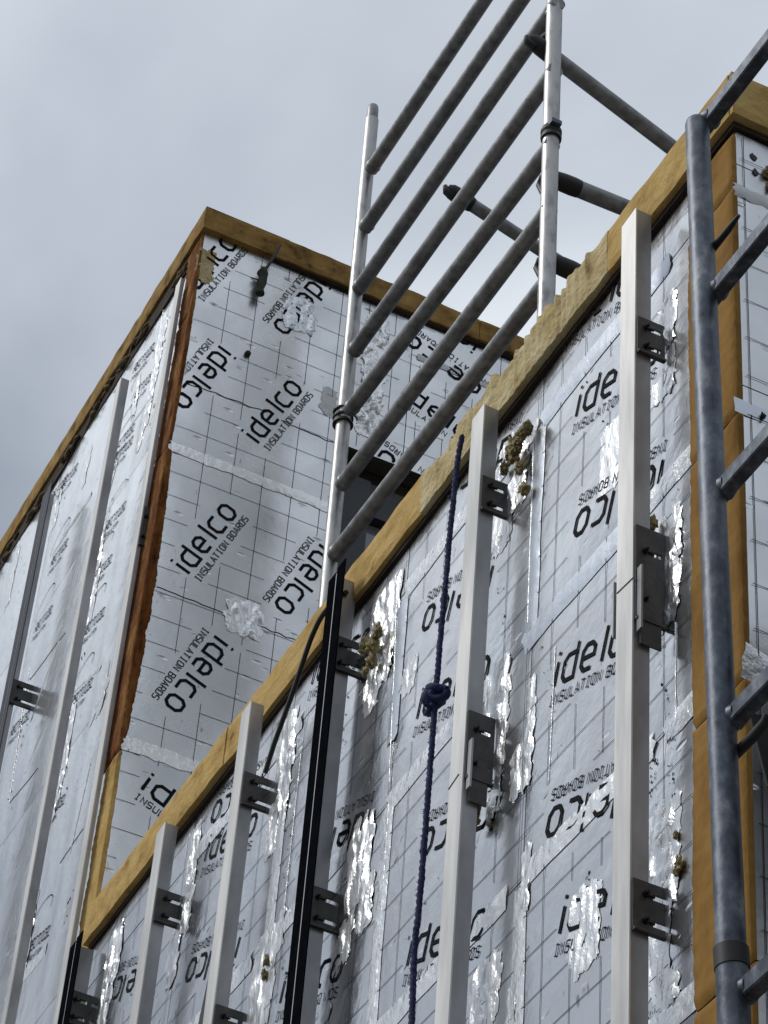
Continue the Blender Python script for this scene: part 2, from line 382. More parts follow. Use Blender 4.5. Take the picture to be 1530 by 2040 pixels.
def grid(fc, us, vs, u0, u1, v0, v1, keep, parent, wd=.0017, step=.03):
    b = MB()
    def seg(p, q):
        cu, cv = (p[0]+q[0])/2, (p[1]+q[1])/2
        if inblock(fc.k, cu, cv) or not keep(cu, cv): return
        h = wd/2
        if p[0] == q[0]: c = [(p[0]-h, p[1]), (p[0]+h, p[1]), (q[0]+h, q[1]), (q[0]-h, q[1])]
        else: c = [(p[0], p[1]-h), (q[0], q[1]-h), (q[0], q[1]+h), (p[0], p[1]+h)]
        b.add([fc.pt(x, y, .0012) for x, y in c], [(0, 1, 2, 3)])
    for u in us:
        n = int((v1-v0)/step)
        for i in range(n): seg((u, v0+(v1-v0)*i/n), (u, v0+(v1-v0)*(i+1)/n))
    for v in vs:
        n = int((u1-u0)/step)
        for i in range(n): seg((u0+(u1-u0)*i/n, v), (u0+(u1-u0)*(i+1)/n, v))
    if b.v: tag(b.build('printed_grid_lines', M_GRID, parent), kind='stuff')
def steps(a, s, lo, hi):
    k = math.ceil((lo-a)/s); r = []
    while a+k*s < hi: r.append(a+k*s); k += 1
    return r

# ------------------------------------------------------------------ foil tape, patches, foam
def tape(fc, p0, p1, wd, m, parent, name='foil_tape', off=.0018, jag=.06, seed=0, sl=40):
    """strip from face point p0 to p1 (face coords)"""
    p0 = Vector(p0); p1 = Vector(p1); d = (p1-p0); L = d.length; d = d.normalized(); n = Vector((-d.y, d.x))
    k = max(3, int(L*sl)); rows = 4; vs = []
    for i in range(k+1):
        t = i/k
        for j in range(rows+1):
            s = (j/rows-.5)
            q = p0+d*(L*t)+n*(wd*s*(1+jag*noise.noise(Vector((i*.7, seed*3.3+j*.2, j))))+noise.noise(Vector((t*3, seed, 0)))*.004)
            if i in (0, k): q += d*noise.noise(Vector((j*1.7, seed, i)))*.02
            h = off+abs(noise.noise(Vector((q.x*45, q.y*45, seed))))*.003
            if j in (0, rows): h = .0007
            vs.append(fc.pt(q.x, q.y, h*.7))
    fs = [(i*(rows+1)+j, i*(rows+1)+j+1, (i+1)*(rows+1)+j+1, (i+1)*(rows+1)+j) for i in range(k) for j in range(rows)]
    b = MB(); b.add(vs, fs, True); return b.build(name, m, parent)
def tpx(fc, a, b, wd, m, parent, **k): return tape(fc, fc.px(*a), fc.px(*b), wd, m, parent, **k)
def crumple(fc, cx, cy, w, h, parent, seed, height=.02, m=None, name='crumpled_foil', res=.0045, lean=0.0):
    """a torn, creased sheet of foil stuck on a face: w, h in metres, centre in photo pixels of its place"""
    u, v = fc.px(cx, cy); nu = max(6, int(w/res)); nv = max(6, int(h/(res*1.3))); rnd = random.Random(seed)
    dirs = [(rnd.uniform(-1, 1)*1.6, rnd.uniform(-1, 1)*.45, rnd.uniform(16, 60), rnd.uniform(0, 9)) for _ in range(9)]
    vs = []; idx = {}
    b = MB(); fs = []
    for j in range(nv+1):
        for i in range(nu+1):
            a = (i/nu-.5)*2; c = (j/nv-.5)*2
            r = (abs(a)**5+abs(c)**5)
            r += noise.noise(Vector((a*1.7+seed, c*2.3*h/w*.5, seed)))*.6+noise.noise(Vector((a*5+seed, c*5, 3)))*.25
            if r > .93: continue
            du = a*w/2+noise.noise(Vector((a*3, c*4, seed+9)))*.012+lean*c*h/2; dv = c*h/2+noise.noise(Vector((a*3, c*4, seed+4)))*.012
            q = 0
            for (dx, dy, fq, ph) in dirs:
                s = (du*dx+dv*dy)*fq+ph+2.2*noise.noise(Vector((du*14, dv*10, ph)))
                q += (abs((s % 2)-1)-.5)*(28/fq)
            q = q/2.6+.35
            q += noise.noise(Vector((du*55, dv*12, seed)))*.4
            f = max(0, min(1, (.93-r)*1.1))
            idx[(i, j)] = len(vs)
            vs.append(fc.pt(u+du, v+dv, .0008+height*f*max(0.05, q)*(.6+.6*abs(noise.noise(Vector((du*9, dv*9, seed)))))))
    for j in range(nv):
        for i in range(nu):
            k = [(i, j), (i+1, j), (i+1, j+1), (i, j+1)]
            if all(z in idx for z in k):
                q = [idx[z] for z in k]
                fs += [(q[0], q[1], q[2]), (q[0], q[2], q[3])] if (i+j) % 2 else [(q[0], q[1], q[3]), (q[1], q[2], q[3])]
    if not fs: return
    b.add(vs, fs, False); return b.build(name, m or M_CRUMP, parent)
def blob(fc, pts, parent, seed, m=None, name='spray_foam'):
    """squeezed-out foam: lumpy balls merged into one mesh; pts = (px, py, radius m, lift m)"""
    bm = bmesh.new(); rnd = random.Random(seed)
    for (x, y, r, l) in pts:
        u, v = fc.px(x, y)
        for k in range(3):
            c = fc.pt(u+rnd.uniform(-.5, .5)*r, v+rnd.uniform(-.8, .8)*r, l+rnd.uniform(0, .4)*r)
            s = r*rnd.uniform(.55, 1.0)
            g_ = bmesh.ops.create_icosphere(bm, subdivisions=4, radius=1)
            for q in g_['verts']:
                n_ = q.co.copy(); d = .72+.75*noise.noise(n_*1.5+Vector((seed, k, x*.1)))+.42*noise.noise(n_*3.7+Vector((k, seed, 0)))+.2*noise.noise(n_*9+Vector((k, seed, 4)))
                q.co = c+Vector((n_.x*s*d, n_.y*s*d, n_.z*s*1.7*d))
    me = bpy.data.meshes.new(name)
    for f in bm.faces: f.smooth = True
    bm.to_mesh(me); bm.free(); me.materials.append(m or M_BLOB); return link(name, me, parent)
def slab(axis, pos, a0, a1, z0, z1, depth, over, m, parent, ragged=None, name='foam_slab', seed=0, step=.02, drop=0.0):
    """horizontal foam board lying along a wall head; its cut front edge is what one sees"""
    n = max(2, int(abs(a1-a0)/step)); b = MB(); vs = []; prof = 7
    for i in range(n+1):
        a = a0+(a1-a0)*i/n
        rg = 0
        if ragged and ragged[0] < a < ragged[1]: rg = min(1, (a-ragged[0])/.06, (ragged[1]-a)/.06)
        nzv = lambda s, f: noise.noise(Vector((a*f, s, seed)))
        top = z1+nzv(0, 6)*.006+nzv(.5, 25)*.003; bot = z0+nzv(3, 8)*.005+nzv(3.5, 30)*.0025
        ridge = 0
        if rg:
            c = math.floor(a*22+3*noise.noise(Vector((a*7, 0, 0)))); h = noise.noise(Vector((c*1.37, 5, seed)))
            top += rg*(h*.05-.010); ridge = rg*(.010*abs(noise.noise(Vector((a*38, 1, 1))))*2+.012*h)
        row = []
        for k in range(prof):
            t = k/(prof-1); z = bot+(top-bot)*t
            o = over+noise.noise(Vector((a*14, t*3, seed+2)))*.003+ridge*(.25+.75*t)-(.002 if k in (0, prof-1) else 0)
            row.append((o, z))
        pts = [(-depth, bot)]+row+[(-depth, top)]
        for (o, z) in pts: vs.append((pos-o, a, z) if axis == 'U' else (a, pos-o, z))
    P = prof+2
    fs = [(i*P+k, i*P+(k+1) % P, (i+1)*P+(k+1) % P, (i+1)*P+k) for i in range(n) for k in range(P)]
    fs += [list(range(P)), [n*P+k for k in range(P)]]
    b.add(vs, fs, False); return b.build(name, m, parent)

# ================================================================== LOW BLOCK
low = thing('insulated_wall', (D+.2, 4.5, 0), 'lower silver foil-faced insulated wall with yellow foam edge running from lower left to the right corner', 'wall')
cb = MB(); cb.box((D+TB, YC+TB, 0), (D+.36, YV-.01, ZL-.125)); cb.box((D+.36, YC+TB, 0), (6.5, YC+.36, ZL-.125)); cb.build('concrete_core', M_CONC, low)
cb = MB(); cb.box((D+.36, YC+.36, 5.3), (6.5, YV-.005, 5.5)); cb.build('roof_deck', M_ROOF, low)
ZB = ZL-.125
rowsU = [2.92, 3.51, 4.085, 4.66, 5.235, 5.822, ZB]
jU = [-YV+.003, -5.62, -5.02, -4.42, -3.80, -YU]
for a in range(len(rowsU)-1):
    for c in range(len(jU)-1):
        board(FU, jU[c], jU[c+1], rowsU[a], rowsU[a+1], M_FOIL, low)
# lettering of the long face (angles seen from outside: right = -y)
keepU = lambda u, v: -YV+.01 < u < -YU-.006 and v < ZB-.004
for (x, y, an, kind) in [(1095.6, 1410.4, -20, 'A'), (1138, 867, -20, 'A'), (1122, 701, -20, 'A'), (1104.5, 1907, -20, 'A'),
        (612, 1396, -20, 'A'), (822, 1470, -20, 'A'), (547, 2036, -20, 'A'), (398, 1748, -20, 'A'), (800, 1965, -20, 'A')]:
    put(FU, x, y, an, 'I', keep=keepU, parent=low)
for (x, y, c) in [(1155, 990, 'S'), (1101, 1576, 'S'), (1040, 820, 'I'), (853, 1184, 'S'), (850, 1622, 'S'), (747, 1575, 'I'), (384, 1884, 'S'), (222, 1932, 'S'), (432, 1572, 'S')]:
    put(FU, x, y, 160, c, keep=keepU, parent=low)
gu = -3.709; gz = 5.6146-.0
u_, z_ = FU.px(1095.6, 1449.3)
grid(FU, steps(u_, .1017, -YV+.02, -YU-.01), steps(z_, .0958, 2.9, ZB), -YV+.02, -YU-.008, 3.3, ZB-.01, keepU, low)
# tapes along the board joints
for zz, segs in ((5.822, [(-3.28, -3.80, M_TAPED), (-3.82, -4.42, M_TAPE), (-4.95, -5.6, M_TAPE)]),
                 (5.235, [(-3.195, -3.42, M_TAPE), (-3.36, -3.83, M_TAPED), (-3.98, -4.42, M_TAPE), (-4.62, -5.02, M_TAPE), (-5.1, -5.7, M_TAPE)]),
                 (4.66, [(-3.195, -3.3, M_TAPE), (-3.34, -3.79, M_TAPE), (-3.86, -4.1, M_TAPE), (-4.12, -4.5, M_TAPE), (-4.6, -5.05, M_TAPE), (-5.1, -6.2, M_TAPE)]),
                 (4.085, [(-3.19, -3.5, M_TAPE), (-3.6, -4.2, M_TAPE)])):
    for i, (a, c, m) in enumerate(segs):
        tape(FU, (a, zz), (c, zz+random.uniform(-.004, .004)), .056 if m is M_TAPE else .06, m, low, seed=zz*3+i)
for u0, z0, z1, m in ((-3.805, 5.80, 5.25, M_TAPED), (-3.80, 4.64, 3.9, M_TAPE), (-4.42, 5.22, 4.5, M_TAPE), (-5.02, 5.8, 4.9, M_TAPE), (-4.43, 5.8, 5.4, M_TAPED)):
    tape(FU, (u0, z0), (u0, z1), .05, m, low, seed=z0*u0)
# foam head
slab('U', D, YC-.012, 3.49, ZB, ZL, .34, .022, M_FOAM, low, seed=1)
slab('U', D, 3.492, 4.33, ZB, ZL, .34, .022, M_FOAMP, low, ragged=(3.5, 4.32), seed=2, step=.008)
slab('U', D, 4.332, 5.40, ZB, ZL, .34, .020, M_FOAM, low, seed=3)
slab('U', D, 5.402, YV-.004, ZB, ZL-.004, .34, .024, M_FOAM, low, seed=4)
slab('V', YC, D-.018, 3.4, ZB+.002, ZL+.002, .3, .024, M_FOAM, low, seed=5)
b = MB(); b.box((D-.006, YC-.006, ZB-.016), (D+.30, YV-.01, ZB+.0)); b.build('slab_shade_strip', M_SHADEBROWN, low)  # dark strips here and below paint the shade under the slab overhang
b = MB(); b.box((D+.304, YC-.006, ZB-.016), (3.4, YC+.3, ZB+.0)); b.build('slab_shade_strip', M_SHADEBROWN, low)
# corner: cut ends of the boards (orange foam)
def corner(fc, u0, u1, z0, z1, m, parent, seed, jag=.004, off=.004):
    """cut foam edge of the end-face boards, seen in the plane of the long face; left side ragged"""
    n = int((z1-z0)/.010); b = MB(); vs = []; cols = 9
    for j in range(n+1):
        z = z0+(z1-z0)*j/n
        a = u0+noise.noise(Vector((z*9, seed, 0)))*jag+noise.noise(Vector((z*38, seed, 2)))*jag*.7+noise.noise(Vector((z*120, seed, 2)))*jag*.35
        c = u1-abs(noise.noise(Vector((z*30, seed, 7))))*jag*.2
        for i in range(cols+1):
            t = max(0, min(1, (i-1)/(cols-2)))
            o = off+noise.noise(Vector((t*5, z*9, seed)))*(.0012 if m is M_FOAMC else .003)+noise.noise(Vector((t*14, z*60, seed)))*.0025+noise.noise(Vector((t*22, z*160, seed)))*.0018
            if i in (0, cols): o = -.03
            if j in (0, n): o -= .006
            u = a+(c-a)*t
            vs.append(fc.pt(u, z, o))
    fs = [(j*(cols+1)+i, j*(cols+1)+i+1, (j+1)*(cols+1)+i+1, (j+1)*(cols+1)+i) for j in range(n) for i in range(cols)]
    b.add(vs, fs, True); return b.build('foam_edge', m, parent)
zc = [2.92, 3.48, 4.05, 4.60, 5.20, 5.80, ZB-.018]
for i in range(len(zc)-1): corner(FU, -YU-.002, -YC-.005, zc[i]+.0015, zc[i+1]-.0015, M_FOAMC, low, i, jag=.003)
zr = [2.9, 3.5, 4.05, 4.64, 5.26, 5.86, ZB-.018]
for i in range(len(zr)-1): board(FR, D+.002, 2.75, zr[i], zr[i+1], M_FOILV, low, thick=TB)
u_, z_ = FR.px(1475, 1067)
grid(FR, [D+.018], steps(z_, .0985, 3, ZB-.03), D+.01, 2.7, 3.3, ZB-.03, lambda u, v: True, low)
tpx(FR, (1461, 376), (1530, 405), .035, M_WHITEP, low, name='torn_tape', jag=.35, off=.004, seed=9, sl=90)
tpx(FR, (1463, 805), (1560, 845), .035, M_TAPED, low, seed=5)
tpx(FR, (1478, 1314), (1570, 1358), .075, M_TAPE, low, seed=6, jag=.3)
for (x, y) in ((1501, 313), (1505, 343)):
    b = MB(); u, v = FR.px(x, y); rr = random.Random(x+y)
    b.prism([FR.pt(u+.007*math.cos(t)*rr.uniform(.6, 1.3), v+.009*math.sin(t)*rr.uniform(.6, 1.4), .0012) for t in [k*.7 for k in range(9)]], (0, .004, 0)); b.build('puncture', M_RUBBER, low)
blob(FR, [(1528, 345, .009, .004), (1532, 372, .008, .003)], low, 3, M_BLOB, 'foam_clump')
blob(FR, [(1516, 834, .005, .004)], low, 5, M_GREEN, 'moss_clump')

# crumpled foil round the brackets of the long face
CR = [(1328, 640, .055, .13, .026), (1335, 735, .03, .10, .016), (1310, 780, .05, .06, .012),
      (1325, 1085, .085, .12, .026), (1328, 1170, .07, .15, .03), (1310, 1225, .05, .06, .014),
      (1322, 1680, .085, .15, .022), (1330, 1760, .06, .09, .026), (1312, 1905, .065, .13, .018), (1330, 1975, .06, .06, .01),
      (1030, 945, .07, .17, .03), (1000, 1050, .07, .12, .018), (1010, 905, .06, .08, .012),
      (990, 1390, .085, .16, .022), (985, 1475, .085, .15, .028), (1040, 1525, .07, .11, .016), (985, 1570, .05, .13, .02), (1060, 1420, .03, .15, .008),
      (965, 1985, .10, .13, .018), (1020, 2010, .03, .1, .01), (1050, 1750, .03, .13, .01),
      (768, 1215, .12, .13, .024), (765, 1300, .07, .16, .026), (740, 1370, .06, .12, .018), (815, 1350, .06, .08, .01),
      (715, 1720, .09, .20, .026), (728, 1800, .06, .12, .02), (688, 1875, .06, .10, .014), (650, 1990, .05, .12, .01),
      (572, 1480, .08, .16, .02), (568, 1560, .06, .20, .024), (545, 1650, .06, .14, .018), (520, 1960, .11, .24, .02), (560, 1850, .03, .10, .01),
      (378, 1720, .08, .18, .02), (374, 1800, .05, .16, .022), (345, 1905, .06, .16, .014),
      (228, 1905, .09, .16, .022), (218, 1960, .07, .14, .02), (205, 2030, .06, .08, .012),
      (1165, 1848, .085, .15, .016), (1218, 905, .075, .16, .008)]
for i, (x, y, w_, h_, hh) in enumerate(CR):
    crumple(FU, x, y, w_*1.35, h_*1.25, low, i*1.7+2, hh*.38)
blob(FU, [(1066, 862, .016, .02), (1055, 885, .014, .02), (1045, 905, .018, .022), (1028, 915, .012, .018), (1050, 940, .014, .015), (1058, 975, .012, .012), (1015, 940, .010, .014)], low, 11)
blob(FU, [(770, 1262, .012, .02), (762, 1290, .016, .022), (745, 1298, .014, .025), (757, 1320, .013, .02), (742, 1345, .010, .018)], low, 12)
blob(FU, [(968, 1612, .012, .02), (965, 1635, .012, .02)], low, 13)
blob(FU, [(1322, 1050, .010, .02), (1305, 1115, .012, .015), (1303, 1150, .010, .012)], low, 14)
blob(FU, [(534, 1915, .008, .006), (530, 1945, .010, .006)], low, 15)
blob(FU, [(1352, 1665, .006, .004), (1360, 1725, .008, .004), (1356, 1735, .006, .004)], low, 16)

# ================================================================== TALL BLOCK
tall = thing('insulated_tower', (D+.4, YV+.4, 0), 'tall silver foil-clad block at left with yellow foam edge along its head', 'building')
ZTB = ZT-.100
xo = 2.555      # window opening starts here
cb = MB(); cb.box((D+TB, YV+TB, 0), (xo, 12, ZTB)); cb.box((xo, YV+TB, 8.20), (6.5, 12, ZTB)); cb.box((xo, YV+1.2, 0), (6.5, 12, 8.19)); cb.build('concrete_core', M_CONC, tall)
for (a, c) in ((-7.0, -YV-.10), (-7.62, -7.0), (-8.24, -7.62), (-8.9, -8.24), (-9.6, -8.9)):
    for (z0, z1) in ((5.0, 5.95), (5.95, 7.02), (7.02, 8.05), (8.05, ZTB-.08)):
        board(FL, a, c, z0, z1, M_WHITE, tall)
zv = [5.45, 6.68, 7.866, ZTB]
board(FV, D+.002, 2.62 if False else xo, zv[0], zv[1], M_FOILV, tall)
board(FV, D+.002, xo, zv[1], zv[2], M_FOILV, tall)
board(FV, D+.002, xo, zv[2], zv[3], M_FOILV, tall)
for a, c in ((xo, 2.76), (2.76, 3.4), (3.4, 4.2)):
    board(FV, a, c, 8.165, 8.70 if a > 2.6 else ZTB, M_FOILV, tall)
    if a > 2.6: board(FV, a, c, 8.70, ZTB, M_FOILV, tall)
keepV = lambda u, v: u > D+.008 and v < ZTB-.004 and (u < xo-.004 or v > 8.17)
for (x, y, an, c) in [(398, 1160.5, 68, 'I'), (405, 600.8, 68, 'I'), (535.6, 899.5, 68, 'I'), (405.4, 1250, 248, 'I'), (616, 1067.4, 248, 'I'), (415.8, 673.4, 248, 'I'), (521, 638, 248, 'S'),
        (267, 1589, -22, 'I'), (789, 797, -22, 'I'), (983, 768, 158, 'I'), (937, 1003, 158, 'I'), (262, 1712, 158, 'S'), (964, 672, 158, 'I')]:
    put(FV, x, y, an, c, keep=keepV, parent=tall, bold=1.15)
u_, z_ = FV.px(517, 1006)
grid(FV, steps(u_, .1025, D+.03, 4.2), steps(z_, .0985, 5.5, ZTB), D+.006, 4.2, 5.5, ZTB-.008, keepV, tall, wd=.0015)
tape(FV, (D-.0, 7.87), (xo-.002, 7.868), .042, M_TAPE, tall, seed=41, jag=.35)
tape(FV, (D-.0, 6.685), (xo-.1, 6.685), .05, M_TAPE, tall, seed=42, jag=.3)
tape(FV, (2.78, 8.70), (3.3, 8.70), .03, M_WHITEP, tall, seed=43, jag=.3, off=.002)
crumple(FV, 597, 628, .13, .17, tall, 3, .016, M_FILM, 'clear_film_patch')
crumple(FV, 485, 1232, .13, .15, tall, 4, .014, M_CRUMP)
crumple(FV, 655, 800, .07, .13, tall, 6, .004, M_WHITEP, 'white_tape_patch')
for i, (x, y, w_, h_) in enumerate(((748, 690, .10, .3), (742, 770, .09, .28), (735, 830, .10, .2))): crumple(FV, x, y, w_, h_, tall, 50+i, .03)
# creases across the boards
for (a, c) in (((312, 1169), (460, 1228)), ((505, 1243), (605, 1282)), ((372, 763), (530, 822)), ((560, 838), (672, 885))):
    p, q = FV.px(*a), FV.px(*c); b = MB(); pts = []
    for i in range(25):
        t = i/24; pts.append(FV.pt(p[0]+(q[0]-p[0])*t, p[1]+(q[1]-p[1])*t+noise.noise(Vector((t*7, a[0], 0)))*.006, .0008))
    b.path(pts, .0013, 5); b.build('crease', M_GRID, tall)
b = MB(); u, v = FV.px(492, 707); b.path([FV.pt(u, v, 0), FV.pt(u, v, .012), FV.pt(u, v, .016)], 0, 10, rad=[.011, .010, .004]); b.build('fixing_plug', M_RUBBER, tall)
# cut board ends on the corner
corner(FL, -YV-.12, -YV-.004, 8.50, ZTB-.006, M_RUST, tall, 21, jag=.014)
corner(FL, -YV-.125, -YV-.004, 7.88, 8.498, M_RUST, tall, 22, jag=.012)
corner(FL, -YV-.145, -YV-.003, 6.66, 7.878, M_RUST, tall, 23, jag=.020, off=.007)
corner(FL, -YV-.110, -YV-.005, 5.9, 6.658, M_FOAM, tall, 24, jag=.008)
def broken_edge(z0, z1, wmax, m, seed):
    n = int((z1-z0)/.010); b = MB(); vs = []
    for j in range(n+1):
        z = z0+(z1-z0)*j/n; t = (z-z0)/(z1-z0)
        wd = wmax*(.35+.65*math.sin(math.pi*t)**.7)*(1+.3*noise.noise(Vector((z*14, seed, 0)))+.2*noise.noise(Vector((z*60, seed, 0))))
        for i in range(5):
            q = max(0, (i-.0)/4); o = .0045+noise.noise(Vector((q*4, z*60, seed)))*.003
            if i == 4: o = -.004
            vs.append(FV.pt(D-.006+(wd+.006)*q, z, o))
    fs = [(j*5+i, j*5+i+1, (j+1)*5+i+1, (j+1)*5+i) for j in range(n) for i in range(4)]
    b.add(vs, fs, True); b.build('broken_foam_corner', m, tall)
broken_edge(7.90, 8.78, .010, M_RUST, 31); broken_edge(6.70, 7.85, .026, M_RUST, 32); broken_edge(6.05, 6.65, .010, M_FOAM, 33)
crumple(FV, 410, 530, .07, .17, tall, 8, .012, M_FOAMP, 'torn_paper')
slab('U', D, YV-.02, 9.6, ZTB, ZT, .3, .014, M_FOAMT, tall, seed=11)
slab('V', YV, D-.011, 3.0, ZTB, ZT, .3, .021, M_FOAMT, tall, seed=12)
slab('V', YV, 3.002, 4.2, ZTB, ZT-.004, .3, .023, M_FOAMT, tall, seed=13)
b = MB(); b.box((D-.003, YV+.13, ZTB-.082), (D+.25, 9.6, ZTB-.001)); b.build('slab_shade_strip', M_SHADEBROWN, tall)  # flush dark band drawn in place of the shaded gap under the slab
b = MB(); b.box((D+.254, YV-.010, ZTB-.012), (4.2, YV+.25, ZTB)); b.build('slab_shade_strip', M_SHADEBROWN, tall)  # thin dark strip painting the overhang shade on the end face
# lumps of foam under the head of the left face
for i in range(26):
    y = 6.5+random.random()*2.6; bm_pts = []
    px_ = MB(); c = Vector((D-.004, y, ZTB-.03-.045*random.random()))
    pts = [c+Vector((random.uniform(-.008, .008), t*.03, random.uniform(-.01, .01))) for t in range(-2, 3)]
    px_.path(pts, .01, 8, rad=[.003]+[random.uniform(.005, .015) for _ in range(3)]+[.003]); px_.build('foam_lump', M_LUMP, tall)
# left face lettering, faint
def rec(x, y, s=1.0):
    u, v = FL.px(x, y); a = math.radians(-14); ca, sa = math.cos(a)*s, math.sin(a)*s
    T = lambda p, q: (u+p*ca-q*sa, v+p*sa+q*ca)
    b = MB(); kp = lambda u, v: u < -YV-.01 and v < ZTB-.06
    for st in REC: stroke(b, FL, st, .0030, T, kp)
    for st in REC2+ARC: stroke(b, FL, st, .0019, T, kp)
    if b.v: tag(b.build('printed_lettering', M_FADE, tall), kind='stuff')
for (x, y) in ((262, 800), (222, 930), (208, 1060), (180, 1165), (165, 1270), (225, 905), (98, 1130), (66, 1262), (20, 1470), (140, 1410), (85, 1640), (98, 1000), (55, 1900), (118, 980), (265, 745)):
    rec(x, y, 1.6)
LCR = [(315, 700, .06, .35, .014), (298, 790, .05, .3, .014), (280, 860, .05, .2, .012), (192, 1130, .06, .4, .022), (186, 1190, .05, .22, .02), (270, 790, .04, .2, .010),
       (130, 1500, .06, .4, .02), (112, 1590, .04, .2, .02), (60, 1860, .05, .3, .018), (40, 1950, .05, .2, .016), (112, 1010, .06, .2, .012), (25, 1150, .06, .3, .006), (175, 930, .04, .2, .005), (205, 1370, .05, .2, .006)]
for i, (x, y, w_, h_, hh) in enumerate(LCR): crumple(FL, x, y, w_*1.3, h_*1.1, tall, 80+i*1.3, hh*.35)
for i, (a, c, wd) in enumerate((((230, 890), (300, 790), .02), ((105, 1100), (185, 985), .03), ((130, 1390), (200, 1330), .02), ((60, 1440), (120, 1270), .008), ((10, 1990), (95, 1890), .045), ((175, 1450), (225, 1330), .04))):
    tpx(FL, a, c, wd, M_TAPE, tall, seed=90+i)
# window in the end face above the terrace
wn = MB(); wn.box((xo, YV+TB+.002, 8.10), (5.0, YV+.16, 8.162)); wn.build('window_head', M_SHADEBROWN, tall)
j = MB(); j.box((xo+.003, YV+.05, 5.5), (xo+.12, YV+.16, 8.098)); j.box((xo+.122, YV+.06, 7.96), (4.9, YV+.15, 8.098)); j.box((3.05, YV+.07, 5.5), (3.13, YV+.15, 7.958)); fr = j.build('window_frame', M_FRAME, tall)
j = MB(); j.box((xo+.12, YV+.10, 5.5), (3.049, YV+.11, 7.958)); j.build('pane', M_GLASS, fr)
j = MB(); j.box((3.131, YV+.10, 5.5), (4.9, YV+.11, 7.958)); j.build('pane', M_GLASS, fr)

# strap on the head of the end face
st = thing('hanging_strap', onY(520, 580, YV-.02), 'dark greenish strap hooked over the yellow foam head of the tall block', 'strap')
b = MB(); b.path([onY(558, 488, YV-.036), onY(548, 508, YV-.036), onY(537, 525, YV-.04), onY(527, 540, YV-.03)], .005, 8); b.build('hook', M_RUBBER, st)
b = MB(); b.path([onY(526, 535, YV-.03), onY(523, 545, YV-.03), onY(525, 553, YV-.03), onY(521, 563, YV-.03), onY(519, 575, YV-.03), onY(518, 585, YV-.03)], .01, 10, rad=[.010, .020, .013, .018, .011, .016]); b.build('strap_tail', M_GREEN, st)

# small scuffs, nail holes and torn specks of the facing
def flecks(fc, regions, parent, seed, size=(.0015, .006)):
    r = random.Random(seed); b = MB()
    for (x0, y0, x1, y1, n) in regions:
        for k in range(n):
            t = r.random(); u, v = fc.px(x0+(x1-x0)*t+r.gauss(0, 5), y0+(y1-y0)*t+r.gauss(0, 5))
            a = r.uniform(.8, 2.2); L = r.uniform(*size); W = L*r.uniform(.2, .7); m = r.randint(4, 7)
            P_ = []
            for q in range(m):
                g_ = 2*math.pi*q/m; du, dv = L*math.cos(g_)*r.uniform(.5, 1.2), W*math.sin(g_)*r.uniform(.5, 1.2)
                P_.append(fc.pt(u+du*math.cos(a)-dv*math.sin(a), v+du*math.sin(a)+dv*math.cos(a), .0012))
            b.add(P_, [list(range(m))])
    return tag(b.build('scuff_marks', M_INK, parent), kind='stuff')
flecks(FU, [(1310, 1240, 1345, 1600, 40), (1298, 1500, 1300, 1640, 22), (1300, 1960, 1300, 2040, 14), (1080, 1280, 1120, 1500, 12), (1100, 620, 1230, 900, 8), (990, 1100, 1010, 1300, 9),
            (590, 1560, 560, 1760, 16), (760, 1120, 850, 1060, 12), (1060, 1380, 1050, 1560, 14), (560, 1900, 600, 2040, 16), (690, 1380, 680, 1560, 18), (330, 1780, 250, 2030, 12), (410, 1620, 390, 1700, 10),
            (900, 1700, 760, 1980, 8), (1190, 1500, 1150, 1990, 10), (1340, 900, 1370, 1300, 10)], low, 3)
flecks(FL, [(205, 990, 160, 1330, 60), (215, 960, 200, 1100, 30), (240, 800, 222, 930, 26), (85, 1650, 30, 1960, 40), (60, 1330, 20, 1620, 30), (300, 1000, 265, 1230, 10), (330, 620, 300, 860, 26),
            (120, 980, 100, 1060, 16), (255, 1500, 90, 1600, 12), (130, 1460, 110, 1560, 14), (170, 1720, 120, 1850, 10)], tall, 4, (.002, .009))
flecks(FV, [(330, 1100, 420, 1480, 14), (420, 620, 640, 900, 12), (300, 1240, 330, 1500, 8), (860, 700, 960, 760, 6)], tall, 5, (.001, .003))
def crease_line(fc, a, c, parent, m=None, r_=.0012):
    p, q = fc.px(*a), fc.px(*c); b = MB(); pts = []
    for i in range(16):
        t = i/15; pts.append(fc.pt(p[0]+(q[0]-p[0])*t, p[1]+(q[1]-p[1])*t+noise.noise(Vector((t*6, a[0], 0)))*.003, .001))
    b.path(pts, r_, 5); b.build('crease', m or M_TAPE, parent)
for a, c in (((1062, 870), (1052, 1240)), ((774, 1600), (745, 2030)), ((790, 1190), (776, 1560)), ((1110, 1290), (1095, 1560)), ((600, 1500), (565, 1820)), ((1345, 1240), (1345, 1440))): crease_line(FU, a, c, low)
for a, c in (((335, 560), (300, 760)), ((240, 900), (150, 1240)), ((180, 1520), (140, 1700)), ((60, 1330), (20, 1600))): crease_line(FL, a, c, tall)
crease_line(FL, (130, 1260), (60, 1355), tall, M_GRID, .0008); crease_line(FL, (75, 1530), (20, 1600), tall, M_GRID, .0008); crease_line(FL, (165, 1650), (120, 1720), tall, M_GRID, .0008)

